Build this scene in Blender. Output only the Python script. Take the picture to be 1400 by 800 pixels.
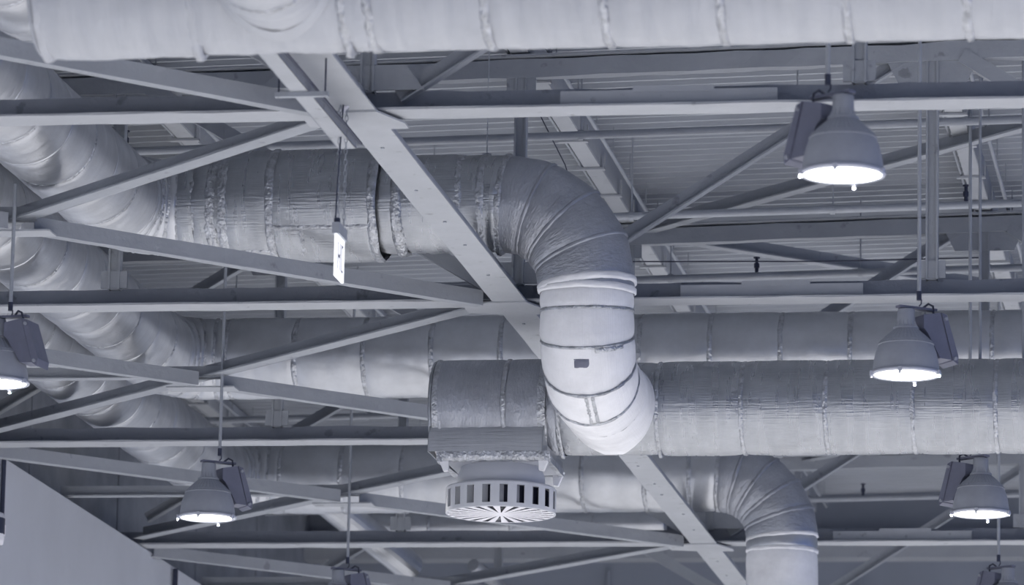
import bpy, math, random
from mathutils import Vector, Matrix, noise
random.seed(7)
for o in list(bpy.data.objects): bpy.data.objects.remove(o)
C = bpy.context.scene.collection
V = Vector
PI = math.pi

# ---------------------------------------------------------------- camera
CAM = V((0, 0, 1.6)); PITCH, YAW, ROLL, FPX = 0.19817, 0.16105, 0.01991, 6723.55
cp, sp = math.cos(PITCH), math.sin(PITCH)
fw = V((-math.sin(YAW) * cp, math.cos(YAW) * cp, sp)); rt = V((math.cos(YAW), math.sin(YAW), 0)); up = rt.cross(fw)
c_, s_ = math.cos(ROLL), math.sin(ROLL)
rt, up = c_ * rt + s_ * up, -s_ * rt + c_ * up
cd = bpy.data.cameras.new('camera'); cam = bpy.data.objects.new('camera', cd); C.objects.link(cam)
m = Matrix((rt, up, -fw)).transposed().to_4x4(); m.translation = CAM; cam.matrix_world = m
cd.sensor_width = 36; cd.lens = 36 * FPX / 1400; cd.clip_end = 300
cd.dof.use_dof = True; cd.dof.focus_distance = 36.5; cd.dof.aperture_fstop = 3.2
bpy.context.scene.camera = cam

# ---------------------------------------------------------------- world, lights, exposure
w = bpy.data.worlds.new('world'); bpy.context.scene.world = w; w.use_nodes = True
w.node_tree.nodes['Background'].inputs[0].default_value = (0.03, 0.14, 0.52, 1)
w.node_tree.nodes['Background'].inputs[1].default_value = 0.7
vs = bpy.context.scene.view_settings
vs.view_transform = 'Standard'; vs.look = 'None'; vs.gamma = 1; vs.use_curve_mapping = False
vs.exposure = 0.0
LAMP_W = 186.0
LENS_Z = 7.53
def hall_lamp(x, y):
    ld = bpy.data.lights.new('high_bay_light', 'AREA'); ld.shape = 'DISK'; ld.size = 0.42; ld.energy = LAMP_W
    ld.color = (1.0, 0.96, 0.895)
    o = bpy.data.objects.new('high_bay_light', ld); C.objects.link(o); o.location = (x, y, LENS_Z - 0.02)
for gx in (-8.65, -2.48, 3.7, 9.9):
    for gy in (-3.97, 2.03, 8.03, 14.03, 20.03, 26.03, 32.03, 38.03, 44.03, 50.03, 55.5):  # rows near and behind the camera are unseen, added for foil reflections
        hall_lamp(gx, gy)

# ---------------------------------------------------------------- materials
def nd(nt, t, **k):
    n = nt.nodes.new(t)
    for a, b in k.items(): setattr(n, a, b)
    return n
def material(name, col, rough=0.7, metal=0.0, var=0.15, scale=3.0, bump=0.0, bscale=30.0, coord='Object', stretch=(1, 1, 1), emit=None, spec=0.4, lines=None, dark=None):
    mt = bpy.data.materials.new(name); mt.use_nodes = True; nt = mt.node_tree
    b = nt.nodes['Principled BSDF']; L = nt.links.new
    b.inputs['Roughness'].default_value = rough; b.inputs['Metallic'].default_value = metal
    b.inputs['Specular IOR Level'].default_value = spec
    tc = nd(nt, 'ShaderNodeTexCoord'); mp = nd(nt, 'ShaderNodeMapping'); mp.inputs['Scale'].default_value = stretch
    if coord == 'World':
        g = nd(nt, 'ShaderNodeNewGeometry'); L(g.outputs['Position'], mp.inputs[0])
    else: L(tc.outputs[coord], mp.inputs[0])
    n1 = nd(nt, 'ShaderNodeTexNoise'); n1.inputs['Scale'].default_value = scale; n1.inputs['Detail'].default_value = 5; n1.inputs['Roughness'].default_value = .65
    L(mp.outputs[0], n1.inputs[0])
    r = nd(nt, 'ShaderNodeMapRange'); r.inputs[1].default_value = .3; r.inputs[2].default_value = .7
    r.inputs[3].default_value = 1 - var; r.inputs[4].default_value = 1 + var * .6; L(n1.outputs['Fac'], r.inputs[0])
    mx = nd(nt, 'ShaderNodeVectorMath', operation='SCALE'); mx.inputs[0].default_value = col
    L(r.outputs[0], mx.inputs['Scale'])
    out = mx.outputs[0]
    if dark:    # sparse chips and dirt marks: (scale, threshold, factor)
        n3 = nd(nt, 'ShaderNodeTexNoise'); n3.inputs['Scale'].default_value = dark[0]; n3.inputs['Detail'].default_value = 4; L(mp.outputs[0], n3.inputs[0])
        r3 = nd(nt, 'ShaderNodeMapRange'); r3.inputs[1].default_value = dark[1]; r3.inputs[2].default_value = dark[1] + .06
        r3.inputs[3].default_value = 1; r3.inputs[4].default_value = dark[2]; L(n3.outputs['Fac'], r3.inputs[0])
        m3 = nd(nt, 'ShaderNodeVectorMath', operation='SCALE'); L(out, m3.inputs[0]); L(r3.outputs[0], m3.inputs['Scale']); out = m3.outputs[0]
    L(out, b.inputs['Base Color'])
    if bump or lines:
        n2 = nd(nt, 'ShaderNodeTexNoise'); n2.inputs['Scale'].default_value = bscale; n2.inputs['Detail'].default_value = 4; L(mp.outputs[0], n2.inputs[0])
        h = n2.outputs['Fac']
        if lines:   # (vector scale along v, weight): reinforcing scrim lines along the duct
            tcm = nd(nt, 'ShaderNodeMapping'); tcm.inputs['Scale'].default_value = (lines[2], lines[0], 1); L(tc.outputs['UV'], tcm.inputs[0])
            n4 = nd(nt, 'ShaderNodeTexNoise'); n4.inputs['Scale'].default_value = 1; n4.inputs['Detail'].default_value = 3; L(tcm.outputs[0], n4.inputs[0])
            ma = nd(nt, 'ShaderNodeMath', operation='MULTIPLY_ADD'); ma.inputs[1].default_value = lines[1]
            L(n4.outputs['Fac'], ma.inputs[0]); L(h, ma.inputs[2]); h = ma.outputs[0]
        bp = nd(nt, 'ShaderNodeBump'); bp.inputs['Strength'].default_value = max(bump, .01); bp.inputs['Distance'].default_value = 0.02
        L(h, bp.inputs['Height']); L(bp.outputs[0], b.inputs['Normal'])
    if lines:
        sm = nd(nt, 'ShaderNodeMapping'); sm.inputs['Scale'].default_value = (14, 1.6, 1); L(tc.outputs['UV'], sm.inputs[0])
        n5 = nd(nt, 'ShaderNodeTexNoise'); n5.inputs['Scale'].default_value = 1; n5.inputs['Detail'].default_value = 3; L(sm.outputs[0], n5.inputs[0])
        r5 = nd(nt, 'ShaderNodeMapRange'); r5.inputs[1].default_value = .35; r5.inputs[2].default_value = .65; k5 = .6 if 'smooth' in name else 1; r5.inputs[3].default_value = rough - .10 * k5; r5.inputs[4].default_value = rough + .14 * k5
        L(n5.outputs['Fac'], r5.inputs[0]); L(r5.outputs[0], b.inputs['Roughness'])
    if emit:
        b.inputs['Emission Color'].default_value = (*emit[0], 1); b.inputs['Emission Strength'].default_value = emit[1]
    return mt
M = {}
M['coated'] = material('sprayed_grey_steel', (.34, .362, .40), .85, var=.10, scale=1.3, bump=.35, bscale=14, coord='World', dark=(7, .66, .72))
M['web'] = material('shaded_rough_web_coat', (.27, .29, .335), .9, var=.12, scale=1.3, bump=.5, bscale=14, coord='World', dark=(7, .64, .7))  # rough sprayed coat, base colour darkened to paint in web shade
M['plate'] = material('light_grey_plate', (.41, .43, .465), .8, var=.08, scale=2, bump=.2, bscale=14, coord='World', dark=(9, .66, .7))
M['deck'] = material('galvanised_roof_deck', (.40, .425, .47), .6, .2, var=.08, scale=.8, coord='World', stretch=(1, 3, 1))
M['foil'] = material('foil_insulation', (.405, .425, .46), .31, .82, var=.12, scale=4.5, bump=.24, bscale=20, coord='World', lines=(75, 1.3, 3.5))
M['foil_smooth'] = material('smooth_foil_insulation', (.53, .55, .59), .34, .75, var=.12, scale=3.2, bump=.13, bscale=10, coord='World', lines=(75, .22, 16))
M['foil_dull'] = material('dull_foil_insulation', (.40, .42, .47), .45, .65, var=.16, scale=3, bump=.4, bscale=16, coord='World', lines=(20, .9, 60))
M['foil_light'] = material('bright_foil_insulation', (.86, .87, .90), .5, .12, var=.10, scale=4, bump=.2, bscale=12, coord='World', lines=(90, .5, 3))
M['foil_pale'] = material('pale_foil_insulation', (.47, .49, .53), .5, .35, var=.06, scale=3, bump=.3, bscale=7, coord='World', lines=(3, 1.0, 26))
M['tape'] = material('crumpled_foil_tape', (.50, .52, .56), .30, .85, var=.35, scale=16, bump=.9, bscale=38, coord='World')
M['lamp_paint'] = material('grey_lamp_paint', (.31, .33, .38), .5, var=.08, scale=9)
M['lamp_dark'] = material('dark_lamp_casting', (.15, .16, .22), .5, var=.1, scale=9)
M['glass'] = material('lit_lamp_glass', (1, 1, 1), .5, var=0, emit=((1, 1, 1), 6))
M['pipe'] = material('painted_pipe', (.36, .385, .43), .5, .1, var=.12, scale=4, coord='World')
M['dark'] = material('dark_metal', (.035, .042, .075), .5, var=.1, scale=9)
M['galv'] = material('galvanised_strip', (.55, .57, .64), .45, .5, var=.1, scale=8, coord='World')
M['wall'] = material('painted_wall', (.52, .545, .60), .9, var=.05, scale=.9, bump=.05, bscale=20, coord='World')
M['concrete'] = material('dark_concrete', (.24, .26, .30), .95, var=.3, scale=1.1, bump=.2, bscale=6, coord='World')
M['backwall'] = material('back_wall_concrete', (.25, .275, .33), .95, var=.10, scale=.6, bump=.05, bscale=6, coord='World')
M['floor'] = material('polished_floor', (.78, .78, .80), .7, var=.05, scale=.3, coord='World')
M['white'] = material('white_plastic', (.85, .85, .9), .45, var=.03, scale=5)
M['diff'] = material('white_diffuser_enamel', (.50, .52, .57), .45, var=.04, scale=5)
M['sign'] = material('lit_sign_face', (.95, .95, 1), .5, var=0, emit=((1, 1, 1), 1.1))
M['sign_mark'] = material('sign_mark', (.30, .31, .38), .6, var=0)
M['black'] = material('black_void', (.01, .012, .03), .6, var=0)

# ---------------------------------------------------------------- mesh helpers
class MB:
    def __init__(s): s.v = []; s.f = []; s.uv = []
    def quad_grid(s, rows, closed=False, uvs=None):
        """rows of points joined into quads; closed joins last column to first"""
        b = len(s.v); n = len(rows[0])
        for r in rows: s.v += [tuple(p) for p in r]
        for i in range(len(rows) - 1):
            for j in range(n if closed else n - 1):
                j2 = (j + 1) % n
                s.f.append((b + i * n + j, b + i * n + j2, b + (i + 1) * n + j2, b + (i + 1) * n + j))
                if uvs:
                    u0, u1 = uvs[0][i], uvs[0][i + 1]; v0, v1 = uvs[1][j], uvs[1][j + 1]
                    s.uv.append(((u0, v0), (u0, v1), (u1, v1), (u1, v0)))
                else: s.uv.append(None)
        return b
    def face(s, pts):
        b = len(s.v); s.v += [tuple(p) for p in pts]; s.f.append(tuple(range(b, b + len(pts)))); s.uv.append(None)
    def hexa(s, p):   # 8 corners: bottom 4 ccw, top 4
        b = len(s.v); s.v += [tuple(q) for q in p]
        for f in ((0, 3, 2, 1), (4, 5, 6, 7), (0, 1, 5, 4), (1, 2, 6, 5), (2, 3, 7, 6), (3, 0, 4, 7)):
            s.f.append(tuple(b + i for i in f)); s.uv.append(None)
    def box(s, x0, x1, y0, y1, z0, z1, T=None):
        p = [V((x, y, z)) for z in (z0, z1) for x, y in ((x0, y0), (x1, y0), (x1, y1), (x0, y1))]
        if T: p = [T @ q for q in p]
        s.hexa(p)
    def prism(s, poly, t0, t1, T):   # poly in (a,b), extruded along third local axis
        n = len(poly); b = len(s.v)
        for t in (t0, t1): s.v += [tuple(T @ V((a, t, c))) for a, c in poly]
        s.f.append(tuple(range(b, b + n))); s.f.append(tuple(range(b + 2 * n - 1, b + n - 1, -1))); s.uv += [None, None]
        for i in range(n):
            j = (i + 1) % n; s.f.append((b + i, b + n + i, b + n + j, b + j)); s.uv.append(None)
    def beam(s, p0, p1, boxes, upv=V((0, 0, 1)), seg=None, jit=0.0):
        """boxes (a0,a1,b0,b1): a across, b up, run from p0 to p1"""
        p0, p1 = V(p0), V(p1); d = p1 - p0; L = d.length; d.normalize()
        side = d.cross(upv).normalized(); u = side.cross(d).normalized()
        n = max(1, int(L / seg)) if seg else 1
        for a0, a1, b0, b1 in boxes:
            rows = []
            for i in range(n + 1):
                c = p0 + d * (L * i / n); row = []
                for k, (a, b) in enumerate(((a0, b0), (a1, b0), (a1, b1), (a0, b1))):
                    ja = jit * noise.noise(c * 3.1 + V((k * 7.3, 0, 5))) ; jb = jit * noise.noise(c * 3.7 + V((0, k * 5.1, 0)))
                    row.append(c + side * (a + ja) + u * (b + jb))
                rows.append(row)
            s.quad_grid(rows, closed=True)
            s.face([rows[0][3], rows[0][2], rows[0][1], rows[0][0]]); s.face(rows[-1])
    def tube(s, p0, p1, r, n=12, r1=None, cap=True):
        p0, p1 = V(p0), V(p1); d = (p1 - p0).normalized(); r1 = r if r1 is None else r1
        a = d.orthogonal().normalized(); b = d.cross(a)
        rows = [[p + (a * math.cos(t) + b * math.sin(t)) * q for t in (2 * PI * k / n for k in range(n))] for p, q in ((p0, r), (p1, r1))]
        s.quad_grid(rows, closed=True)
        if cap: s.face(rows[0][::-1]); s.face(rows[1])
    def path(s, pts, r, n=8):
        pts = [V(p) for p in pts]; rows = []
        d = (pts[1] - pts[0]).normalized(); a = d.orthogonal().normalized()
        for i, p in enumerate(pts):
            q = pts[min(i + 1, len(pts) - 1)] - pts[max(i - 1, 0)]; q.normalize()
            a = (a - q * a.dot(q)).normalized(); b = q.cross(a)
            rows.append([p + (a * math.cos(2 * PI * k / n) + b * math.sin(2 * PI * k / n)) * r for k in range(n)])
        s.quad_grid(rows, closed=True); s.face(rows[0][::-1]); s.face(rows[-1])
    def lathe(s, prof, c, n=32, cap=False):
        rows = [[V((c[0] + r * math.cos(2 * PI * k / n), c[1] + r * math.sin(2 * PI * k / n), c[2] + z)) for k in range(n)] for r, z in prof]
        s.quad_grid(rows, closed=True)
        if cap: s.face(rows[0][::-1]); s.face(rows[-1])
    def build(s, name, mat, parent=None, smooth=False, loc=None):
        me = bpy.data.meshes.new(name)
        if loc is not None: s.v = [(x - loc[0], y - loc[1], z - loc[2]) for x, y, z in s.v]
        me.from_pydata(s.v, [], s.f)
        if any(s.uv):
            ul = me.uv_layers.new(name='UVMap'); k = 0
            for fi, f in enumerate(s.f):
                for j in range(len(f)):
                    ul.data[k].uv = s.uv[fi][j] if s.uv[fi] else (0, 0); k += 1
        me.materials.append(M[mat])
        if smooth: me.shade_smooth()
        me.update()
        o = bpy.data.objects.new(name, me); C.objects.link(o)
        if loc is not None: o.location = loc
        if parent: o.parent = parent
        return o
def fix_normals(o):
    import bmesh
    b = bmesh.new(); b.from_mesh(o.data); bmesh.ops.recalc_face_normals(b, faces=b.faces); b.to_mesh(o.data); b.free()
def tag(o, label, cat, group=None):
    o['label'] = label; o['category'] = cat
    if group: o['group'] = group
    return o
def thing(name, label, cat, loc=(0, 0, 0), group=None):
    o = bpy.data.objects.new(name, None); C.objects.link(o); o.location = loc; o.empty_display_size = .1
    return tag(o, label, cat, group)
def part(mb, name, mat, root, smooth=False):
    """mesh given in world coordinates, parented under root (an Empty that is not rotated)"""
    L = root.location.copy(); par = root.parent
    while par: L += par.location; par = par.parent
    mb.v = [(x - L.x, y - L.y, z - L.z) for x, y, z in mb.v]
    return mb.build(name, mat, root, smooth)
def struct(o): o['kind'] = 'structure'; return o

# ---------------------------------------------------------------- setting
ZB, ZT = 8.665, 10.48         # truss bottom flange underside, top chord middle
TY = [29.15 + 6 * k for k in range(5)]
XW, XR = -11.30, 4.0
def roofz(x): return 10.83 + .022 * (x + 4)
mb = MB(); mb.box(-30, 30, -25, 60, -.2, 0); struct(mb.build('floor', 'floor'))
# roof deck: trapezoid ribs running along X
mb = MB(); prof = []; y = -14.0
while y < 58.0:
    prof += [(y, 0), (y + .036, 0), (y + .060, .048), (y + .186, .048)]; y += .2
rows = [[V((x, yy, roofz(x) + zz)) for yy, zz in prof] for x in (-13.5, 8)]
mb.quad_grid(rows); mb.box(-13.5, 8, -14, 58, 11.25, 11.35)
struct(mb.build('ceiling', 'deck'))
mb = MB(); mb.box(XW - .5, XW, -14, 57.5, 0, ZB - .02); wl = struct(mb.build('wall_left', 'wall'))
mb = MB(); mb.box(XW - .9, XW - .45, -14, 57.5, ZB - .02, 11.1); struct(mb.build('wall_left_upper', 'concrete'))
for yy in (40.6, 44.3, 47.8, 51.4, 54.5):
    mb = MB(); mb.box(XW - .46, XW - .44, yy - .03, yy + .03, ZB - .02, 10.6); part(mb, 'panel_joint_strip', 'concrete', wl)
mb = MB(); mb.box(-14, 12, 57.5, 57.9, 0, 11.3); wb = struct(mb.build('wall_back', 'backwall'))
for xx in (-9.6, -8.1, -6.6, -5.1, -3.6, -2.1):
    mb = MB(); mb.box(xx - .02, xx + .02, 57.44, 57.5, 0, 9.9); part(mb, 'panel_joint_strip', 'backwall', wb)
mb = MB(); mb.box(-12, 6, 57.15, 57.5, 10.0, 10.25); struct(mb.build('trim_1', 'coated'))

# ---------------------------------------------------------------- roof trusses
XN0, SN = -5.667, 3.056
SIDE = V((0, 1, 0))
def gusset(mb, cx, cy, cz, w, h, t=.012, taper=.0):
    p = [V((cx - w / 2, cy - t, cz)), V((cx + w / 2, cy - t, cz)), V((cx + w / 2, cy + t, cz)), V((cx - w / 2, cy + t, cz))]
    q = [V((a.x * 1.0 + (-taper if a.x > cx else taper), a.y, cz + h)) for a in p]
    mb.hexa(p + q)
ordinals = ['nearest', 'second nearest', 'third', 'fourth', 'farthest']
where = ['with its lower chord just under the top duct', 'whose upright stands behind the duct elbow', 'partly hidden behind the end of the diffuser duct', 'crossing just above the plain back wall', 'seen only as webs before the back wall']
for k, Y in enumerate(TY):
    t = thing('roof_truss', '%s grey steel roof truss, %s' % (ordinals[k], where[k]), 'truss', (-4, Y, ZB), 'roof trusses across the hall')
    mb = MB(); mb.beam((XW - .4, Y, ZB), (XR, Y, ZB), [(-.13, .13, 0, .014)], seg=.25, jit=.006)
    ch = part(mb, 'bottom_chord', 'plate', t)  # paler than the web: floor bounce on the underside painted into the colour
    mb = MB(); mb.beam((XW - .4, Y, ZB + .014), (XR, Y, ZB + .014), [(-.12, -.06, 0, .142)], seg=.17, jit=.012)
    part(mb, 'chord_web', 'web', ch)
    mb = MB(); mb.beam((XW - .8, Y, roofz(XW - .8) - .42), (XR, Y, roofz(XR) - .42), [(-.05, .05, 0, .135)], seg=.17, jit=.012)
    mb.beam((XW - .8, Y, roofz(XW - .8) - .27), (XR, Y, roofz(XR) - .27), [(-.11, .11, 0, .014)], seg=.5)
    part(mb, 'top_chord', 'coated', t)
    for x in (-4.45, ):
        mb = MB(); mb.box(x, x + 1.34, Y - .055, Y - .03, ZB + .03, ZB + .115); mb.box(x + .45, x + .95, Y - .058, Y - .03, ZB + .10, ZB + .14)
        part(mb, 'splice_plate', 'plate', t)
    for n in range(-2, 4):
        x = XN0 + n * SN
        if x < XW: continue
        zt = roofz(x) - .42
        mb = MB()   # upright: channel with two proud edges
        mb.box(x - .040, x + .040, Y - .02, Y + .02, ZB + .14, zt + .05)
        mb.box(x - .045, x - .030, Y - .045, Y + .04, ZB + .14, zt + .03); mb.box(x + .030, x + .045, Y - .045, Y + .04, ZB + .14, zt + .03)
        part(mb, 'upright', 'coated', t)
        mb = MB()
        if n % 2 == 0:
            gusset(mb, x, Y - .015, ZB + .15, .72, .16, taper=.12); part(mb, 'gusset_plate', 'coated', t); mb = MB(); gusset(mb, x, Y - .02, zt - .12, .22, .15)
        else:
            gusset(mb, x, Y - .02, ZB + .15, .20, .13); part(mb, 'gusset_plate', 'coated', t); mb = MB(); gusset(mb, x, Y - .015, zt - .16, .50, .20, taper=-.10)
        part(mb, 'gusset_plate', 'coated', t)
    for n in range(-2, 3):
        a, b = (n, n + 1) if n % 2 == 0 else (n + 1, n)
        xa, xb = XN0 + a * SN, XN0 + b * SN; s = 1 if b > a else -1
        pa = V((xa + s * .19, Y, ZB + .12)); pb = V((xb - s * .22, Y, roofz(xb) - .38))
        if pa.x < XW:
            f = (XW - pa.x) / (pb.x - pa.x); pa = pa.lerp(pb, f)
        mb = MB(); mb.beam(pa, pb, [(-.055, -.040, -.055, .055), (-.05, .03, -.055, -.043)], upv=V((-s * .5, 0, 1)), seg=.3, jit=.004)
        part(mb, 'diagonal', 'coated', t)

# ---------------------------------------------------------------- longitudinal tie beam with crossing plates
XL = -5.698
t = thing('tie_beam', 'long flat pale steel beam running diagonally away under all the trusses', 'beam', (XL, 24, ZB - .02))
mb = MB(); mb.beam((XL, 20.0, ZB - .022), (XL, 57.4, ZB - .022), [(-.125, .125, 0, .014)], seg=.4, jit=.003); fl = part(mb, 'flange', 'plate', t)
mb = MB(); mb.beam((XL, 20.0, ZB - .008), (XL, 57.4, ZB - .008), [(-.02, .02, 0, .16)], seg=.3, jit=.005); part(mb, 'web', 'coated', t)
for k, Y in enumerate(TY):
    mb = MB(); z = ZB - .034
    pts = [(-.36, -.20), (.13, -.22), (.25, .10), (.25, .24), (-.02, .26), (-.36, .16)]
    mb.v = []; b = [V((XL + a, Y + c, z)) for a, c in pts]; tt = [p + V((0, 0, .012)) for p in b]
    mb.face(b[::-1]); mb.face(tt)
    for i in range(6): j = (i + 1) % 6; mb.face([b[i], b[j], tt[j], tt[i]])
    part(mb, 'crossing_plate', 'plate', t)
    for q in range(5):
        yy = Y + .9 + q * 1.05 + random.uniform(-.3, .3)
        mb = MB(); xx = XL + random.uniform(-.03, .05); mb.tube((xx, yy, ZB - .030), (xx, yy, ZB - .022), .013, 6); part(mb, 'bolt_head', 'coated', t)

# ---------------------------------------------------------------- horizontal cross bracing, left bays
bl = ['meeting the left of the nearest truss from the top left corner', 'its centre beside the leftmost lamp rod', 'its centre crossed by the second lamp rod', 'its centre below the wrinkled lowest duct', 'lowest in view, left of the tie beam foot']
XA = -11.6
for b in range(-1, 4):
    y0 = 29.15 + 6 * b; y1 = y0 + 6; cx, cy = (XA + XL) / 2, (y0 + y1) / 2
    t = thing('cross_brace', 'X-shaped steel bracing, ' + bl[b + 1], 'bracing', (cx, cy, ZB), 'flat cross bracing beside the left wall')
    # arm rising to the near right: flange in front, leg behind (seen dark over bright)
    d = (V((XL, y0)) - V((XA, y1))).normalized()
    mb = MB(); mb.beam((XA + .3, y1 - .3, ZB + .03), (XL - .15, y0 + .15, ZB + .03), [(-.065, .065, 0, .012), (-.065, -.053, 0, .125)], seg=.4, jit=.004)
    part(mb, 'brace_arm', 'coated', t)
    for q0, q1 in (((XA + .3, y0 + .3), (cx - .10, cy - .10)), ((cx + .05, cy + .05), (XL - .22, y1 - .22))):
        mb = MB(); mb.beam((*q0, ZB - .060), (*q1, ZB - .060), [(-.04, .05, 0, .010), (.040, .05, 0, .112)], seg=.4, jit=.004)
        part(mb, 'brace_arm', 'coated', t)
    mb = MB(); mb.beam((XW - .1, cy, ZB + .02), (cx + .1, cy, ZB + .02), [(-.05, .05, 0, .012), (-.006, .006, 0, .10)], seg=.4, jit=.004)
    part(mb, 'strut', 'coated', t)
    mb = MB(); mb.box(cx - .34, cx + .22, cy - .10, cy + .10, ZB - .072, ZB - .060); part(mb, 'centre_plate', 'plate', t)
# bracing in the roof plane, right of the tie beam
for (xa, ya, xb, yb, lab) in ((-5.6, 41.2, .30, 35.3, 'sloping roof brace rising to the right edge behind the top right lamp'),
                              (-5.5, 41.3, .40, 47.1, 'sloping roof brace falling to the right behind the third truss top'),
                              (-5.5, 53.3, .40, 47.3, 'blurred roof brace low behind the far duct elbow')):
    mb = MB(); mb.beam((xa, ya, 10.47), (xb, yb, 10.55), [(-.05, .05, 0, .012), (-.05, -.035, 0, .13)], seg=.4, jit=.004)
    tag(mb.build('roof_brace', 'coated', loc=(xa, ya, 10.47)), lab, 'bracing')

# ---------------------------------------------------------------- purlins with conduits
pl = {-8.72: 'left roof purlin with conduits, glimpsed behind the left trusses', -5.667: 'middle roof purlin with conduits, passing behind the large duct elbow', -2.611: 'right roof purlin with conduits, left of the right edge', .445: 'roof purlin just beyond the right edge of the picture', -11.2: 'roof purlin against the upper left wall'}
for px in (-11.2, -8.72, -5.667, -2.611):
    zb = roofz(px) - .24
    t = thing('purlin', pl[px], 'purlin', (px, 30, zb), 'purlins under the roof deck')
    mb = MB(); mb.box(px - .075, px + .06, 14, 57.2, zb, zb + .010); part(mb, 'flange', 'plate', t)
    mb = MB(); mb.box(px + .05, px + .065, 14, 57.2, zb + .01, zb + .225); part(mb, 'web', 'coated', t)
    mb = MB(); mb.tube((px + .20, 14, zb + .03), (px + .20, 57, zb + .03), .017, 8); cdt = part(mb, 'conduit', 'pipe', t, True)
    mb = MB(); mb.tube((px - .105, 14, zb + .02), (px - .105, 57, zb + .02), .012, 8); part(mb, 'conduit', 'pipe', t, True)
    y = 30.4
    while y < 56:
        mb = MB(); mb.box(px - .14, px + .10, y - .025, y + .025, zb - .022, zb - .004); mb.box(px + .09, px + .10, y - .02, y + .02, zb - .02, zb + .12)
        part(mb, 'clamp', 'plate', t)
        mb = MB(); mb.tube((px + .235, y + .5, zb + .02), (px + .235, y + .5, zb + .22), .006, 6); part(mb, 'hanger_pin', 'coated', t)
        y += .95 + random.uniform(-.2, .2)

# ---------------------------------------------------------------- sprinkler pipes
spr = {36.05: [-8.9], 38.95: [-2.62, -6.9], 41.5: [-4.6], 47.8: [], 50.7: [], 53.75: [-4.75, -9.0]}
sl = {36.05: 'topmost sprinkler pipe, behind the nearest truss chord', 38.95: 'sprinkler pipe level with the bend of the large duct elbow', 41.5: 'sprinkler pipe just above the second truss chord', 47.8: 'sprinkler pipe behind the middle left ducts', 50.7: 'sprinkler pipe low behind the third truss', 53.75: 'sprinkler pipe near the back wall, right of the far elbow'}
for Y, heads in spr.items():
    t = thing('sprinkler_pipe', sl[Y] + ', thin and grey', 'pipe', (-4, Y, 10.2), 'sprinkler pipes under the roof')
    mb = MB(); z0, z1 = 10.2 - .17, 10.2 + .13; mb.tube((-11.5, Y, z0), (XR, Y, z1), .032, 12); part(mb, 'pipe', 'pipe', t, True)
    zz = lambda x: z0 + (z1 - z0) * (x + 11.5) / (XR + 11.5)
    for x in heads:
        mb = MB(); mb.tube((x, Y, zz(x) + .02), (x, Y, zz(x) + .07), .016, 8); mb.tube((x, Y, zz(x) + .07), (x, Y, zz(x) + .11), .024, 8); mb.tube((x, Y, zz(x) + .11), (x, Y, zz(x) + .155), .014, 8); mb.tube((x, Y, zz(x) + .155), (x, Y, zz(x) + .165), .028, 10)
        part(mb, 'sprinkler_head', 'dark', t)
    for x in (-9.2, -7.0, -5.35, -3.7, -1.6):
        mb = MB(); mb.lathe([(.042, -.02), (.042, .02)], (0, 0, 0), 12); mb.v = [(a_[2] + x, a_[0] + Y, a_[1] + zz(x)) for a_ in mb.v]
        mb.tube((x, Y, zz(x) + .03), (x, Y, roofz(x) + .01), .007, 6); part(mb, 'pipe_hanger', 'pipe', t)

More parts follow.
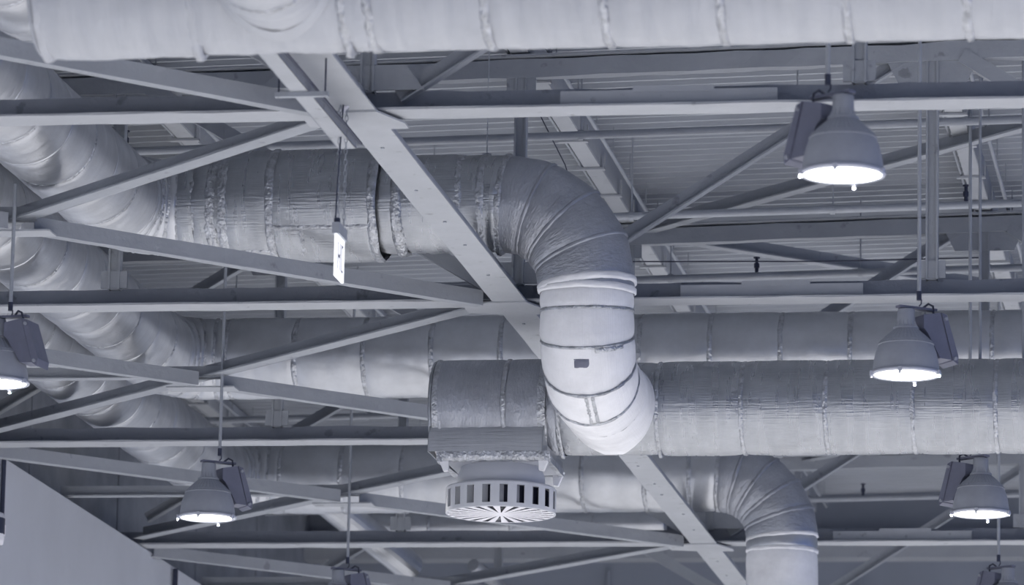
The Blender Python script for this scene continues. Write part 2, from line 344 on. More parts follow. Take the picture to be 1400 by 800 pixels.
# ---------------------------------------------------------------- ducts
NS = 56
class Duct:
    """insulated duct along a polyline; every span between two nodes is one wrapped section, every node may carry a tape band"""
    def __init__(s, root, pts, r):
        s.root = root; s.p = [V(p) for p in pts]; s.r = r; n = len(s.p)
        s.d = [(s.p[i + 1] - s.p[i]).normalized() for i in range(n - 1)]
        d = s.d[0]; ref = V((0, 0, -1)) if abs(d.z) < .9 else V((0, -1, 0))
        u = (ref - d * ref.dot(d)).normalized(); s.u = [u]
        for i in range(1, n - 1):
            q = s.d[i - 1].rotation_difference(s.d[i]); u = q @ s.u[-1]; u = (u - s.d[i] * u.dot(s.d[i])).normalized(); s.u.append(u)
        s.w = [s.d[i].cross(s.u[i]) for i in range(n - 1)]
        s.nrm = [s.d[0]] + [(s.d[i - 1] + s.d[i]).normalized() for i in range(1, n - 1)] + [s.d[-1]]
        s.len = [0]
        for i in range(n - 1): s.len.append(s.len[-1] + (s.p[i + 1] - s.p[i]).length)
    def pt(s, i, node, th, r):
        """point on span i where the line at angle th meets the plane of a node"""
        off = (s.u[i] * math.cos(th) + s.w[i] * math.sin(th)) * r
        c = s.p[node] + off; n = s.nrm[node]
        return c + s.d[i] * ((s.p[node] - c).dot(n) / s.d[i].dot(n)), off
    def section(s, i, mat='foil', puff=.008, amp=.004, pinch=.006, r=None, r2=None, name='duct_section', fold=.006):
        r = r or s.r; r2 = r2 or r
        L = (s.p[i + 1] - s.p[i]).length; m = max(6, int(L / .035)); rows = []; us = []
        for k in range(m + 1):
            t = k / m; row = []; e = min(t, 1 - t) * L
            rr = r + (r2 - r) * t + puff * (1 - (2 * t - 1) ** 6) - pinch * math.exp(-(e / .03) ** 2)
            for j in range(NS):
                th = 2 * PI * j / NS
                a, off = s.pt(i, i, th, rr); b, _ = s.pt(i, i + 1, th, rr); p = a.lerp(b, t); od = off.normalized()
                dn = amp * noise.noise(p * 2.6) + amp * .5 * noise.noise(p * 7)
                nn = noise.noise(V((th * 5.5 + i * 9.1, s.p[i].x * 3, t * 1.2))) 
                dn += fold * nn * math.exp(-e / .10) + fold * .5 * noise.noise(V((p.dot(s.d[i]) * 14, i * 3.3, th * .8)))
                row.append(p + od * dn)
            rows.append(row); us.append(s.len[i] + t * L)
        mb = MB(); mb.quad_grid(rows, closed=True, uvs=(us, [j * 2 * PI * r / NS for j in range(NS + 1)]))
        return part(mb, name, mat, s.root, True)
    def band(s, node, w=.030, h=.007, crumple=.006, nub=0.0, mat='tape', r=None, name='tape_band'):
        """ring of crumpled tape round a node, w each side"""
        r = r or s.r; rows = []
        spans = []
        if node > 0: spans.append((node - 1, -1))
        if node < len(s.p) - 1: spans.append((node, 1))
        n = 96; cols = []
        for i, sg in spans:
            for f in ((1, .55, .15) if sg < 0 else (.15, .55, 1)):
                row = []
                for j in range(n):
                    th = 2 * PI * j / n
                    p, off = s.pt(i, node, th, r); od = off.normalized()
                    q = p + s.d[i] * sg * w * f * (1 + .35 * noise.noise(V((th * 2.2, node, sg * 4 + p.x))))
                    hh = (h if f < 1 else -.004) + crumple * noise.noise(V((th * 9, f * 5 + sg, node * 3.7 + p.y))) * (1 if f < 1 else .3)
                    if nub: hh += nub * max(0, math.cos(th)) ** 40 * (1 if f < 1 else .3)
                    row.append(q + od * hh)
                rows.append(row)
        mb = MB(); mb.quad_grid(rows, closed=True)
        return part(mb, name, mat, s.root, True)
    def cap(s, end, mat='foil', r=None):
        r = r or s.r; i = 0 if end == 0 else len(s.p) - 2; nd_ = 0 if end == 0 else len(s.p) - 1; sg = -1 if end == 0 else 1
        rows = []
        for f, o in ((1.0, 0), (.985, .018), (.9, .028), (.5, .02), (.02, .015)):
            rows.append([s.pt(i, nd_, 2 * PI * j / NS, r * f)[0] + s.d[i] * sg * o for j in range(NS)])
        mb = MB(); mb.quad_grid(rows, closed=True); return part(mb, 'end_cap', mat, s.root, True)
def arc(p, d0, d1, R, n):
    """points of a bend that leaves p in direction d0 and ends in direction d1"""
    p, d0, d1 = V(p), V(d0), V(d1); c = p + d1 * R; out = []
    for k in range(1, n + 1):
        a = PI / 2 * k / n; out.append(c - d1 * R * math.cos(a) + d0 * R * math.sin(a))
    return out
def hang(root, x, y, z, r, name='hanger_rod'):
    mb = MB(); mb.tube((x, y, z + r - .01), (x, y, roofz(x) - .02), .005, 6); mb.box(x - .03, x + .03, y - .02, y + .02, z + r - .01, z + r + .02); part(mb, name, 'pipe', root)

def trunk_nodes(x, y_end, z, r_b, y0=18.0, step=.62):
    pts = [V((x, y0, z))]; ye = y_end - r_b; n = int((ye - y0) / step); 
    for k in range(1, n + 1): pts.append(V((x, ye - (n - k) * (ye - y0) / n, z)))
    return pts
ZA = 9.215
# A: first visible trunk, collar, elbow and drop into the diffuser duct
A = thing('air_duct', 'large foil-wrapped duct crossing behind the exit sign, bending down in a bright elbow', 'duct', (-6.5, 34.2, ZA), 'branch ducts fed from the left trunks')
XD, YA = -5.01, 34.2
pts = trunk_nodes(-8.42, YA, ZA, .42); nt = len(pts)
pts += arc(pts[-1], (0, 1, 0), (1, 0, 0), .42, 4); na = len(pts)     # last point at (-8.0, 34.2)
run = [-7.86, -7.72, -7.62, -7.28, -6.53, -6.36, -5.92, -5.75, -5.62]
pts += [V((x, YA, ZA)) for x in run]
e0 = len(pts) - 1
pts += arc(pts[-1], (1, 0, 0), (0, 0, -1), .61, 4); e1 = len(pts) - 1
zc = pts[-1].z
pts += [V((XD, YA, 8.53)), V((XD, YA + .01, 8.42))]
pts += [V((XD, YA + .04, 8.22)), V((XD, YA + .16, 8.05)), V((XD, YA + .36, 7.965)), V((XD, YA + .75, 7.955)), V((XD, YA + 1.40, 7.955))]
pts[e1 + 1].z = 8.56; 
for q in pts[e0 + 4:e1 + 2]: q.x = q.x
dA = Duct(A, pts, .345)
ic = na + 3 - 1    # index helpers: node numbers of run[] start at na
for i in range(len(pts) - 1):
    rr, mt, pf, fo = .345, 'foil', .006, .006
    if i < nt - 1: mt, pf, fo = 'foil_smooth', .006, .0008
    elif i < na - 1: mt, fo = 'foil_smooth', .008
    elif i < na + 2: fo = .016; rr = .36
    elif na + 2 <= i < na + 4: rr, fo = .405, .005
    elif na + 4 <= i < na + 6: rr, fo = .350, .016
    elif i < e0: fo = .018
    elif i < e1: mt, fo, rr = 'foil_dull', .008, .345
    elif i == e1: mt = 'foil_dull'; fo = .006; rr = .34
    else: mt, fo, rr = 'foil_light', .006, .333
    nm = 'elbow_gore' if (nt - 1 <= i < na - 1 or e0 <= i < e1) else 'duct_section'
    dA.section(i, mt, puff=pf, fold=fo, r=rr, name=nm)
for i in range(1, len(pts) - 1):
    if i < nt: dA.band(i, w=.018, h=.002, crumple=.004, mat='foil_smooth' if i % 2 else 'tape')
    elif i < na: dA.band(i, w=.022, h=.004, crumple=.012)
    elif i == na + 1: dA.band(i, w=.05, h=.012, crumple=.016, r=.36)
    elif i in (na + 2,): dA.band(i, w=.04, h=.006, crumple=.01, r=.40)
    elif i == na + 3: dA.band(i, w=.03, h=.006, crumple=.008, r=.412)
    elif i == na + 4: dA.band(i, w=.035, h=.012, crumple=.014, r=.405)
    elif i == na + 5: dA.band(i, w=.045, h=.016, crumple=.018, r=.355, nub=.012)
    elif i < e0: dA.band(i, w=.035, h=.008, crumple=.014, nub=.01)
    elif i == e0: dA.band(i, w=.03, h=.010, crumple=.02, nub=.02)
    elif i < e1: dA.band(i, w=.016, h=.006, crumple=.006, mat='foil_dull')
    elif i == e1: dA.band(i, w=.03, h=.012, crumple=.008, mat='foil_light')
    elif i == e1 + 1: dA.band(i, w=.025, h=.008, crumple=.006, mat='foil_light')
    elif i <= e1 + 5: dA.band(i, w=.013, h=.003, crumple=.008, r=.336)
# horizontal and vertical tape patches on the collar
def patch(d, i, t0, t1, th0, th1, mat='tape', r=None, h=.012, name='tape_strip'):
    rows = []; n = max(2, int((t1 - t0) * 30)); mcount = max(3, int(abs(th1 - th0) * 20))
    for a in range(n + 1):
        t = t0 + (t1 - t0) * a / n; row = []
        for b in range(mcount + 1):
            th = th0 + (th1 - th0) * b / mcount; p, off = d.pt(i, i, th, r or d.r); p2, _ = d.pt(i, i + 1, th, r or d.r)
            edge = a in (0, n) or b in (0, mcount)
            row.append(p.lerp(p2, t) + off.normalized() * ((h if not edge else h * .3) + .007 * noise.noise(V((a * .9, b * 1.3, th0 * 7)))))
        rows.append(row)
    mb = MB(); mb.quad_grid(rows); return part(mb, name, mat, d.root, True)
sgn = 1 if (dA.w[na + 3].y < 0) else -1
patch(dA, na + 3, .0, .98, sgn * .93, sgn * 1.02, r=.405, h=.012)
patch(dA, na + 3, .28, .33, sgn * .35, sgn * .95, r=.405, h=.013)
patch(dA, na + 2, .1, .95, sgn * .42, sgn * .5, r=.405)
patch(dA, e1 + 3, .22, .40, -PI / 2 - .16, -PI / 2 + .16, mat='lamp_dark', r=.337, name='bare_patch')
for q in (-.09, .05): patch(dA, e1 + 4, .05, .95, -PI / 2 + q - .12, -PI / 2 + q - .04, r=.335, h=.006)
patch(dA, e1 + 3, .02, .12, -PI / 2 - 1.0, -PI / 2 - .3, r=.336)
hang(A, -5.76, YA, ZA, .35)

# B: horizontal diffuser duct
YB, ZBd, RB = 35.75, 7.975, .345
B = thing('air_duct', 'low foil-wrapped duct across the right half, its left end carrying the round diffuser', 'duct', (-4, YB, ZBd), 'low ducts hung across the hall')
seam = [-6.345, -5.80, -5.52, -5.40, -4.665, -4.037, -3.414, -2.774, -2.169, -1.56, -.95, -.34, .28, .9, 1.5]
dB = Duct(B, [(x, YB, ZBd) for x in seam], RB)
for i in range(len(seam) - 1):
    dB.section(i, 'foil' if i > 2 else 'foil_dull', r=.372 if i < 2 else (.345 if i > 3 else .338), puff=.007, fold=.006 if i > 1 else .003, amp=.004)
for i in range(1, len(seam) - 1):
    rr = {1: .378, 2: .372, 3: .345}.get(i, RB)
    dB.band(i, w=.018 if i != 2 else .035, h=.003, crumple=.009, r=rr, nub=.022 if i in (3, 4) else .003)
dB.band(0, w=.06, h=.006, crumple=.008, r=.374); dB.cap(0, 'foil', .374)
sB = 1 if dB.w[0].y < 0 else -1
patch(dB, 0, .10, .14, sB * .25, sB * 1.2, r=.380, h=.01)
for x in (-2.30, -1.98, .6): 
    mb = MB(); mb.tube((x, YB, ZBd + .33), (x, YB, roofz(x) - .02), .011, 8); part(mb, 'hanger_rod', 'pipe', B)
# saddle collar where the drop enters
def saddle(root, rads, XC, YC, ZC, big, side, mat='tape', z_off=0, w=.03):
    rows = []
    for dr, lift in rads:
        row = []
        for j in range(96):
            th = 2 * PI * j / 96; x = dr * math.cos(th); z = dr * math.sin(th) + z_off
            zz = max(-big * .995, min(big * .995, z)); yy = -math.sqrt(max(0, big * big - zz * zz)) - lift - .006 * noise.noise(V((th * 7, dr * 30, 1)))
            row.append(V((XC + x, YC + yy, ZC + zz)))
        rows.append(row)
    mb = MB(); mb.quad_grid(rows, closed=True); return part(mb, 'saddle_tape', mat, root, True)
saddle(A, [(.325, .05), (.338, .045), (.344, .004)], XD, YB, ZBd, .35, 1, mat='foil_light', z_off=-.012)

# T: nearest duct along the top edge
YT, ZTd = 24.0, 8.105
T_ = thing('air_duct', 'nearest pale blurred duct running along the whole top edge', 'duct', (-4, YT, ZTd), 'low ducts hung across the hall')
seam = [-6.375, -5.55, -4.765, -4.63, -4.03, -3.42, -2.83, -2.2, -1.6, -1.0, -.4, .2, .8]
dT = Duct(T_, [(x, YT, ZTd) for x in seam], .345)
for i in range(len(seam) - 1): dT.section(i, 'foil_pale', r=.352 if i == 0 else .342, puff=.006, fold=.014 if i < 3 else .008, amp=.006)
for i in range(1, len(seam) - 1): dT.band(i, w=.025, h=.006, crumple=.012, nub=.035 if i in (1, 2) else .004, mat='foil_pale' if i in (1, ) else 'tape')
dT.band(0, w=.05, h=.006, crumple=.008, r=.352, mat='foil_pale', nub=.02); dT.cap(0, 'foil_pale', .352)
dTd = Duct(T_, [(-5.10, YT - 1.1, ZTd + .9), (-5.10, YT - 1.08, ZTd + .55), (-5.10, YT - .98, ZTd + .25), (-5.10, YT - .78, ZTd + .06), (-5.10, YT - .55, ZTd + .01), (-5.10, YT - .2, ZTd + .01)], .30)
for i in range(5): dTd.section(i, 'foil_pale', fold=.006)
for i in range(1, 5): dTd.band(i, w=.02, h=.004, crumple=.007, mat='foil_pale' if i < 4 else 'tape')
saddle(T_, [(.30, .05), (.318, .03), (.328, .004)], -5.10, YT, ZTd, .352, 1, mat='foil_pale', z_off=.0)

# trunk that turns right hidden behind the top duct
T0 = thing('air_duct', 'rounded duct bend peeking out at the top left corner, behind the top duct', 'duct', (-7.4, 27.9, 9.13), 'branch ducts fed from the left trunks')
pts = trunk_nodes(-7.42, 27.9, 9.13, .42); nt0 = len(pts); pts += arc(pts[-1], (0, 1, 0), (1, 0, 0), .42, 4)
pts += [V((x, 27.9, 9.13)) for x in (-6.6, -6.2, -5.6, -5.0)]
d0 = Duct(T0, pts, .34)
for i in range(len(pts) - 1): d0.section(i, 'foil_pale' if i >= nt0 - 1 else 'foil_smooth', fold=.004, name='elbow_gore' if nt0 - 1 <= i < nt0 + 3 else 'duct_section')
for i in range(1, len(pts) - 1): d0.band(i, w=.022, h=.004, crumple=.010 if i >= nt0 - 1 else .003)
d0.cap(1)
# C and D: farther trunks and branches
def far_duct(xt, yb, z, r, xs, lab, mats, drop=None):
    root = thing('air_duct', lab, 'duct', (xs[0], yb, z), 'branch ducts fed from the left trunks')
    pts = trunk_nodes(xt, yb, z, .45); n0 = len(pts); pts += arc(pts[-1], (0, 1, 0), (1, 0, 0), .45, 4); n1 = len(pts)
    pts += [V((x, yb, z)) for x in xs]; n2 = len(pts) - 1
    if drop:
        pts += arc(pts[-1], (1, 0, 0), (0, 0, -1), drop, 5); n3 = len(pts) - 1
        zz = pts[-1].z
        pts += [V((pts[n3].x, yb, zz - a)) for a in (.13, .7, 1.2)]
    d = Duct(root, pts, r)
    for i in range(len(pts) - 1):
        mt, fo = mats[0], .001
        if i >= n0 - 1: mt, fo = mats[1], .007
        nm = 'duct_section'
        if n0 - 1 <= i < n1 - 1: nm = 'elbow_gore'; fo = .010
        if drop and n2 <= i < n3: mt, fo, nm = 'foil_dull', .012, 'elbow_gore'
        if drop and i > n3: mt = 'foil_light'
        d.section(i, mt, fold=fo, name=nm, amp=.006)
    for i in range(1, len(pts) - 1):
        if i < n0: d.band(i, w=.016, h=.002, crumple=.004, mat='foil_smooth' if i % 2 else 'tape')
        elif i < n1 + 1: d.band(i, w=.022, h=.005, crumple=.012)
        elif drop and i > n2: d.band(i, w=.022, h=.010, crumple=.012, mat='foil_dull' if i < n3 else 'foil_light')
        else: d.band(i, w=.024, h=.007, crumple=.010, nub=.004)
    return d
dC = far_duct(-9.50, 40.2, 9.23, .338, [-8.92, -8.33, -7.74, -7.16, -6.57, -5.98, -5.40, -4.81, -4.22, -3.64, -3.05, -2.47, -1.88, -1.3, -.7, 0, .6],
              'long foil-wrapped duct crossing the middle, behind the second truss and above the diffuser duct', ('foil_smooth', 'foil_smooth'))
dD = far_duct(-10.29, 46.2, 9.18, .333, [-9.7, -9.1, -8.5, -7.9, -7.3, -6.75, -6.15, -5.72, -5.45], 'farthest foil-wrapped duct, bending down at the lower right', ('foil_smooth', 'foil_smooth'), drop=.60)
# E: small farther duct stub low in the middle, and slanted pipes
mb = MB(); E_ = thing('air_duct', 'small blurred duct stub with a blunt end, low behind the tie beam', 'duct', (-7.5, 52, 9.6), None)
dE = Duct(E_, [(-10.2, 52, 9.60), (-9.3, 52, 9.60), (-8.4, 52, 9.61), (-7.5, 52, 9.61), (-6.75, 52, 9.62)], .13)
for i in range(4): dE.section(i, 'foil_smooth', fold=.002)
for i in (1, 2, 3): dE.band(i, w=.02, h=.004, crumple=.003)
dE.cap(1, 'foil_smooth')
for x in (-9.8, -8.3, -7.0): hang(E_, x, 52, 9.61, .13)
for (a, b, r, lab) in (((-9.9, 49.2, 9.45), (-9.25, 50.6, 8.95), .16, 'short slanted round duct behind the lower left truss chord'), ((-8.9, 52.5, 9.25), (-8.25, 54.2, 8.75), .07, 'thin slanted pipe above the hanging lamp top at the bottom')):
    mb = MB(); mb.tube(a, b, r, 24); o = mb.build('slanted_duct', 'foil_smooth', smooth=False, loc=a); tag(o, lab, 'duct')

# ---------------------------------------------------------------- round diffuser under duct B
DX, DY = -5.86, YB
t = thing('ceiling_diffuser', 'round white slotted air diffuser with a radial grille, under the duct end', 'diffuser', (DX, DY, 7.15))
mb = MB()   # foil skirt box between duct and diffuser
for (x0, x1, y0, y1) in ((-.41, .40, -.385, -.355), (-.41, .40, .355, .385), (-.41, -.385, -.36, .36), (.375, .40, -.36, .36)):
    mb.box(DX + x0, DX + x1, DY + y0, DY + y1, 7.53, 7.64)
part(mb, 'foil_skirt', 'foil', t)
mb = MB(); rows = []
for yy, zz in ((-.325, 7.795), (-.352, 7.755), (-.376, 7.705), (-.392, 7.65), (-.40, 7.60)):
    rows.append([V((-6.35 + .85 * q / 60, DY + yy + .005 * noise.noise(V((q * .25, zz * 9, 0))), zz)) for q in range(61)])
mb.quad_grid(rows, uvs=([0, .08, .2, .3, .4], [q * .014 for q in range(61)])); part(mb, 'foil_front', 'foil_pale', t, True)
for x0 in (-6.355, -5.50):
    mb = MB(); mb.prism([(-.33, 7.80), (-.376, 7.705), (-.40, 7.60), (.40, 7.60), (.376, 7.705), (.33, 7.80)], 0, .008, Matrix(((0, 1, 0, x0), (1, 0, 0, DY), (0, 0, 1, 0), (0, 0, 0, 1)))); part(mb, 'foil_side', 'foil', t)
mb = MB(); rows = []
for yy, zz in ((-.40, 7.60), (-.402, 7.575), (-.398, 7.535), (-.36, 7.525)):
    rows.append([V((DX - .425 + .85 * q / 40, DY + yy + .004 * noise.noise(V((q * .7, yy * 90, 0))), zz + .005 * noise.noise(V((q * .9, zz * 60, 2))))) for q in range(41)])
mb.quad_grid(rows); part(mb, 'tape_strip', 'tape', t, True)
for s in (-1, 1):
    for yy in (-.38, .34):
        mb = MB(); T = Matrix.Translation(V((DX + s * .385, DY + yy, 7.53)))
        mb.prism([(0, .05), (s * .035, .03), (s * -.01, -.075), (s * -.045, -.07), (s * -.05, .02)], 0, .05, T); part(mb, 'foil_flap', 'foil_light', t)
for s in (-1, 1):
    mb = MB(); mb.beam((DX + s * .40, DY - .40, 7.555), (DX + s * .40, DY + .40, 7.555), [(-.02, .02, -.03, .03)], seg=.05, jit=.02); part(mb, 'tape_strip', 'tape', t)
mb = MB(); mb.box(DX - .37, DX + .37, DY - .35, DY + .35, 7.535, 7.548); part(mb, 'neck_plate', 'diff', t)
mb = MB(); mb.lathe([(.30, .535), (.325, .47), (.33, .40), (.31, .38)], (DX, DY, 7.0), 48); part(mb, 'neck', 'diff', t, True)
ZD0, ZD1, RD = 7.190, 7.385, .412
mb = MB(); mb.lathe([(.02, ZD1 - .004), (RD - .01, ZD1), (RD, ZD1 - .012), (RD, ZD1 - .032), (RD - .008, ZD1 - .032), (.02, ZD1 - .010)], (DX, DY, 0), 64); part(mb, 'drum_top', 'diff', t)
mb = MB(); mb.lathe([(RD - .008, ZD0 + .028), (RD, ZD0 + .028), (RD, ZD0), (RD - .012, ZD0 - .004), (RD - .02, ZD0)], (DX, DY, 0), 64); part(mb, 'drum_rim', 'diff', t)
NSL = 20
for k in range(NSL):
    ph = math.radians(2.8); a0 = 2 * PI * (k - .265) / NSL + ph; a1 = 2 * PI * (k + .265) / NSL + ph; mb = MB()
    outer = [V((DX + RD * math.cos(a), DY + RD * math.sin(a), 0)) for a in (a0, (a0 + a1) / 2, a1)]
    inner = [V((DX + (RD - .006) * math.cos(a), DY + (RD - .006) * math.sin(a), 0)) for a in (a1, (a0 + a1) / 2, a0)]
    loop = outer + inner; z0, z1 = V((0, 0, ZD0 + .026)), V((0, 0, ZD1 - .030))
    mb.face([p + z1 for p in loop])
    for i in range(6): j = (i + 1) % 6; mb.face([loop[i] + z0, loop[j] + z0, loop[j] + z1, loop[i] + z1])
    # the turned-in blade at the slot edge
    e = V((DX + (RD - .007) * math.cos(a1), DY + (RD - .007) * math.sin(a1), 0)); f = V((DX + (RD - .035) * math.cos(a1 + .085), DY + (RD - .035) * math.sin(a1 + .085), 0))
    mb.face([e + z0, f + z0, f + z1, e + z1]); mb.face([e + z1, f + z1, f + z0, e + z0])
    part(mb, 'side_panel', 'diff', t)
mb = MB(); mb.lathe([(.36, ZD0 + .03), (.36, ZD1 - .02)], (DX, DY, 0), 32); part(mb, 'slot_shade_drum', 'black', t)  # added black drum, paints the dark hollow behind the side slots
mb = MB(); mb.lathe([(.001, ZD0 + .03), (RD - .02, ZD0 + .03)], (DX, DY, 0), 32); part(mb, 'grille_shade_disc', 'black', t)  # added black disc, paints the dark gaps between the grille blades
mb = MB(); mb.lathe([(.001, ZD0 - .006), (.07, ZD0 - .006), (.075, ZD0 - .001)], (DX, DY, 0), 32); part(mb, 'hub', 'white', t)
for q in range(5):
    mb = MB(); rr = .12 + q * .062; mb.lathe([(rr, ZD0 + .012), (rr + .012, ZD0 + .012)], (DX, DY, 0), 48); part(mb, 'grille_ring', 'diff', t)
NB = 24
for k in range(NB):
    a = 2 * PI * (k + .3) / NB; mb = MB(); h0, h1 = .016, .027
    T = Matrix.Translation(V((DX, DY, ZD0 - .003))) @ Matrix.Rotation(a, 4, 'Z')
    mb.hexa([T @ V(p) for p in ((.06, -h0 * .45, 0), (RD - .015, -h1, .0), (RD - .015, h1, .0), (.06, h0 * .45, .0), (.06, -h0 * .45, .004), (RD - .015, -h1, .004), (RD - .015, h1, .004), (.06, h0 * .45, .004))])
    part(mb, 'grille_blade', 'white', t)

# ---------------------------------------------------------------- high-bay lamps
def make_lamp(x, y, s, lab, turn=36.0, rod_top=None):
    t = thing('high_bay_lamp', lab, 'lamp', (x, y, LENS_Z), 'bell-shaped high-bay lamps')
    c = (x, y, LENS_Z)
    mb = MB(); mb.lathe([(.222, .012), (.220, .045), (.212, .10), (.200, .15), (.182, .195)], c, 40); part(mb, 'dome', 'lamp_paint', t, True)
    mb = MB(); mb.lathe([(.182, .193), (.186, .197), (.171, .222), (.165, .226)], c, 80)
    part(mb, 'ribbed_ring', 'lamp_paint', t)
    rows = []
    for r, z in ((.163, .224), (.140, .250), (.112, .275), (.086, .298), (.076, .304)):
        rows.append([V((x + (r + .0035 * (k % 2)) * math.cos(2 * PI * k / 72), y + (r + .0035 * (k % 2)) * math.sin(2 * PI * k / 72), LENS_Z + z)) for k in range(72)])
    mb = MB(); mb.quad_grid(rows, closed=True); part(mb, 'ribbed_shoulder', 'lamp_paint', t)
    for k in range(30):
        a = 2 * PI * k / 30; mb = MB()
        T = Matrix.Translation(V(c)) @ Matrix.Rotation(a, 4, 'Z'); mb.hexa([T @ V(p) for p in ((.180, -.006, .198), (.189, -.006, .198), (.189, .006, .198), (.180, .006, .198), (.165, -.006, .221), (.1745, -.006, .221), (.1745, .006, .221), (.165, .006, .221))]); part(mb, 'rib', 'lamp_paint', t)
    mb = MB(); mb.lathe([(.080, .300), (.086, .306), (.086, .316), (.076, .320)], c, 40); part(mb, 'collar', 'lamp_paint', t, True)
    mb = MB(); mb.lathe([(.064, .318), (.060, .35), (.058, .432), (.054, .440), (.001, .440)], c, 24); part(mb, 'neck', 'lamp_paint', t, True)
    for k in range(14):
        a = 2 * PI * k / 14; mb = MB(); T = Matrix.Translation(V(c)) @ Matrix.Rotation(a, 4, 'Z')
        mb.hexa([T @ V(p) for p in ((.05, -.003, .318), (.077, -.003, .318), (.077, .003, .318), (.05, .003, .318), (.05, -.003, .37), (.058, -.003, .365), (.058, .003, .365), (.05, .003, .37))])
        part(mb, 'cooling_fin', 'lamp_paint', t)
    mb = MB(); mb.lathe([(.214, .020), (.232, .014), (.235, .004), (.232, -.006), (.216, -.010), (.212, -.004)], c, 48); part(mb, 'rim', 'galv', t, True)
    mb = MB(); mb.lathe([(.001, -.004), (.12, -.004), (.213, -.002)], c, 40); part(mb, 'glass', 'glass', t, True)
    for a in (math.radians(200), math.radians(340), math.radians(265), math.radians(80)):
        mb = MB(); T = Matrix.Translation(V(c)) @ Matrix.Rotation(a, 4, 'Z'); mb.box(.222, .246, -.012, .012, -.016, .012, T); mb.box(.232, .244, -.008, .008, -.034, -.012, T); part(mb, 'clip', 'galv', t)
    # ballast box: traced side profile, thickness along depth
    T = Matrix.Translation(V((x, y + .0, LENS_Z))) @ Matrix.Scale(s, 4, V((1, 0, 0)))
    T = T @ Matrix.Rotation(math.radians(turn), 4, 'Z')
    body = [(.086, .40), (.215, .425), (.305, .115), (.215, .12), (.196, .15), (.114, .283), (.086, .31)]
    cover = [(.219, .426), (.262, .412), (.352, .14), (.345, .088), (.310, .110)]
    mb = MB(); mb.prism(body, -.085, .085, T); bb = part(mb, 'ballast_box', 'lamp_dark', t); fix_normals(bb)
    mb = MB(); mb.prism(cover, -.092, .092, T); q = part(mb, 'ballast_cover', 'lamp_dark', t); fix_normals(q)
    for (a, b) in ((.25, .385), (.325, .125)):
        mb = MB(); mb.tube(T @ V((a, -.105, b)), T @ V((a, -.085, b)), .012, 8); part(mb, 'cover_screw', 'lamp_paint', t)
    mb = MB(); mb.prism([(-.065, .446), (.225, .446), (.225, .462), (-.065, .462)], -.028, .028, T); q = part(mb, 'bracket', 'lamp_dark', t); fix_normals(q)
    mb = MB(); mb.path([T @ V((.12, 0, .455)), T @ V((.16, -.02, .49)), T @ V((.19, -.03, .475)), T @ V((.20, -.02, .43)), T @ V((.17, -.04, .37))], .008, 6); part(mb, 'cable', 'dark', t, True)
    rx = x + s * .085
    mb = MB(); mb.path([(rx, y, LENS_Z + .46), (rx + .014, y, LENS_Z + .475), (rx + .016, y, LENS_Z + .50), (rx, y, LENS_Z + .52), (rx - .012, y, LENS_Z + .51)], .005, 6); part(mb, 'hook', 'dark', t, True)
    mb = MB(); mb.tube((rx, y, LENS_Z + .51), (rx, y, rod_top or roofz(rx) - .02), .013, 8); part(mb, 'suspension_rod', 'pipe', t, True)
    mb = MB(); mb.tube((rx, y, LENS_Z + .50), (rx, y, LENS_Z + .56), .017, 8); part(mb, 'rod_coupler', 'dark', t, True)
    return t
make_lamp(-2.42, 26.03, -1, 'large lit bell lamp at the top right, ballast box on its left')
make_lamp(-2.55, 32.03, 1, 'lit bell lamp at mid right before the long ducts, ballast box on its right')
make_lamp(-8.76, 32.03, 1, 'lit bell lamp cut off by the left edge', -10.0, 8.92)
make_lamp(-8.61, 38.03, 1, 'lit bell lamp low on the left, near the pale wall')
make_lamp(-2.44, 38.03, -1, 'lit bell lamp at the lower right under the diffuser duct, ballast box on its left')
make_lamp(-8.72, 44.03, 1, 'lamp at the bottom edge left of centre, only its top showing')
make_lamp(-2.58, 44.03, -1, 'lamp at the bottom right corner, only its top showing')

# ---------------------------------------------------------------- exit sign on chains
SX, SY, SZ = -5.765, 28.75, 7.90
t = thing('exit_sign', 'small lit white hanging sign seen nearly edge-on, below two chains', 'sign', (SX, SY, SZ))
mb = MB(); mb.box(SX - .022, SX + .022, SY - .01, SY + .25, SZ - .07, SZ + .0); part(mb, 'housing', 'pipe', t)
mb = MB(); mb.box(SX - .007, SX + .007, SY, SY + .25, SZ - .33, SZ - .07); part(mb, 'sign_panel', 'sign', t)
for (y0, y1, z0, z1) in ((.05, .07, -.28, -.11), (.13, .15, -.28, -.11), (.07, .13, -.205, -.185), (.19, .21, -.28, -.11), (.21, .26, -.125, -.11), (.21, .26, -.28, -.265)):
    mb = MB(); mb.box(SX + .007, SX + .009, SY + y0 * .8, SY + y1 * .8, SZ + z0, SZ + z1); part(mb, 'sign_mark', 'sign_mark', t)
def chain(root, x, y, z0, z1, n):
    L = (z1 - z0) / n
    for k in range(n):
        z = z0 + L * (k + .5); pts = []
        for q in range(9):
            a = 2 * PI * q / 8; h, v = .010 * math.cos(a), L * .62 * math.sin(a)
            pts.append((x + (h if k % 2 else 0), y + (0 if k % 2 else h), z + v))
        mb = MB(); mb.path(pts, .0028, 5); part(mb, 'chain_link', 'pipe', root)
chain(t, SX, SY + .04, SZ, ZB + .03, 24)
chain(t, SX + .03, SY + .09, SZ, ZB + .06, 24)
mb = MB(); mb.path([(SX - .01, SY + .02, SZ - .01), (SX + .0, SY + .02, SZ + .3), (SX + .012, SY + .03, SZ + .6), (SX + .02, SY + .04, ZB + .02), (SX + .05, SY + .10, ZB + .12)], .005, 6); part(mb, 'power_cable', 'dark', t, True)
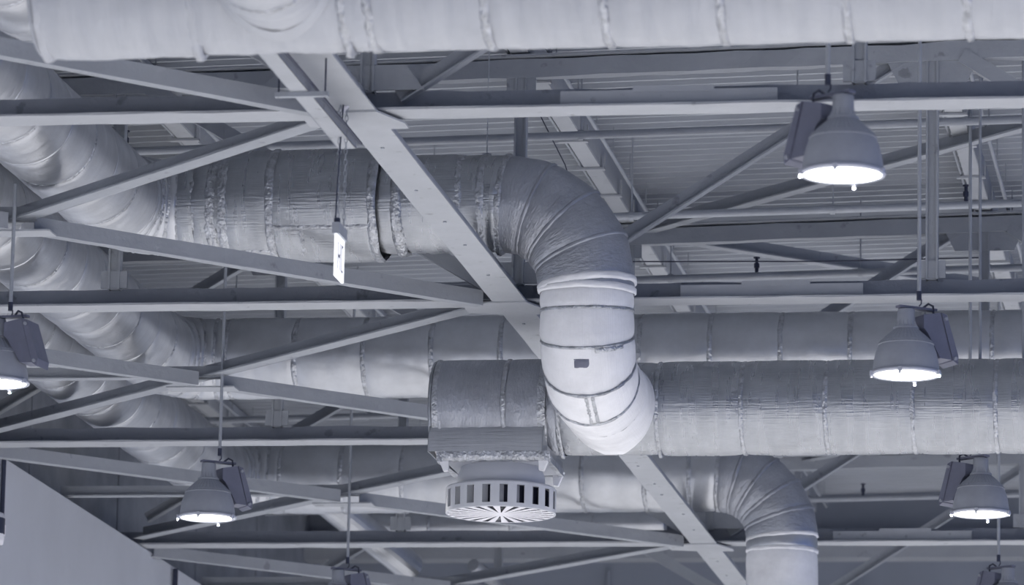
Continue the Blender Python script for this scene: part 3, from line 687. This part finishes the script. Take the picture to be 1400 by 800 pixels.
mb = MB(); mb.path([(SX - .01, SY + .1, ZB - .06), (SX + .03, SY + .08, ZB - .02), (SX + .0, SY + .1, ZB + .04), (SX + .05, SY + .12, ZB + .10)], .018, 8); part(mb, 'cable_wrap', 'white', t, True)
mb = MB(); mb.tube((SX, SY + .03, SZ), (SX, SY + .03, SZ + .03), .02, 8); part(mb, 'gland', 'dark', t)

# ---------------------------------------------------------------- cable tray and trapeze near the tie beam head
TXc = -5.765; TZ = 8.44
t = thing('cable_tray', 'narrow pale cable tray under the nearest truss, ending in mid air above the chain', 'cable tray', (TXc, 27, TZ))
mb = MB(); mb.box(TXc - .065, TXc + .045, 20, 29.1, TZ, TZ + .006); part(mb, 'tray_bottom', 'plate', t)
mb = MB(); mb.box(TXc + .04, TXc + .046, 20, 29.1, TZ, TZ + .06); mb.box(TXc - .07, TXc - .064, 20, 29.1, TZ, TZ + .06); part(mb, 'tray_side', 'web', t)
mb = MB(); mb.tube((TXc + .075, 20, TZ + .03), (TXc + .075, 29.1, TZ + .03), .009, 8); part(mb, 'conduit', 'dark', t, True)
t = thing('trapeze_hanger', 'thin steel trapeze bar on a rod, carrying the cable tray', 'hanger', (TXc, 27.6, TZ - .02))
mb = MB(); mb.box(TXc - .16, TXc + .16, 27.6, 27.64, TZ - .030, TZ - .002); part(mb, 'bar', 'pipe', t)
for s in (-.14, .14):
    mb = MB(); mb.tube((TXc + s, 27.62, TZ - .03), (TXc + s, 27.62, 10.6), .006, 6); part(mb, 'rod', 'dark', t)

# ---------------------------------------------------------------- fittings on the left wall, loose wires
mb = MB(); mb.tube((XW + .03, 41.6, 8.1), (XW + .03, 41.6, ZB - .05), .022, 8); tag(mb.build('wall_conduit', 'dark', loc=(XW + .03, 41.6, 8.1)), 'dark vertical conduit on the pale wall above the camera', 'conduit')
mb = MB(); mb.tube((XW + .04, 48.35, 5.0), (XW + .04, 48.35, ZB - .05), .028, 8); tag(mb.build('wall_conduit', 'dark', loc=(XW + .04, 48.35, 5.0)), 'dark vertical pipe low on the pale wall, at the bottom edge', 'conduit')
t = thing('security_camera', 'white wall camera with a dark lens, cut off by the left edge', 'camera', (XW + .1, 41.4, 7.95))
def shell(f, zs, a0, a1):
    rows = []
    for z, k in zs: rows.append([V((XW + .02 + .075 * k * f * math.cos(a), 41.45 + .11 * k * f * math.sin(a), z)) for a in (a0 + (a1 - a0) * q / 20 for q in range(21))])
    mb = MB(); mb.quad_grid(rows); return mb
mb = shell(1, ((7.84, .0), (7.84, .9), (7.88, 1), (8.05, 1), (8.11, .85), (8.13, 0)), -PI, PI); part(mb, 'housing', 'white', t, True)
mb = shell(1.04, ((7.925, 1), (8.065, 1)), -1.0, .25); part(mb, 'lens_window', 'dark', t)
mb = shell(1.04, ((7.90, 1), (8.08, 1)), -2.6, -1.5); part(mb, 'lens_window', 'dark', t)
mb = MB(); mb.box(XW, XW + .08, 41.44, 41.56, 7.92, 8.02); part(mb, 'mount', 'white', t)
mb = MB(); mb.path([(-5.63, 41.10, 10.22), (-4.0, 41.10, 10.20), (-2.64, 41.10, 10.215)], .006, 6); tag(mb.build('overhead_wire', 'dark'), 'thin dark wire strung level to the right of the large elbow', 'wire')
mb = MB(); mb.path([(-5.83, 35.6, 10.66), (-5.52, 36.4, 10.0), (-5.42, 36.7, 9.6)], .005, 6); tag(mb.build('overhead_wire', 'dark'), 'thin dark wire slanting down to the top of the large elbow', 'wire')
mb = MB(); mb.beam((-9.35, 33.2, 8.98), (-9.30, 35.0, 9.0), [(-.03, .03, 0, .005), (.025, .03, 0, .04)]); tag(mb.build('angle_bar', 'pipe', loc=(-9.35, 33.2, 8.98)), 'thin loose angle bar under the second trunk duct on the left', 'bar')
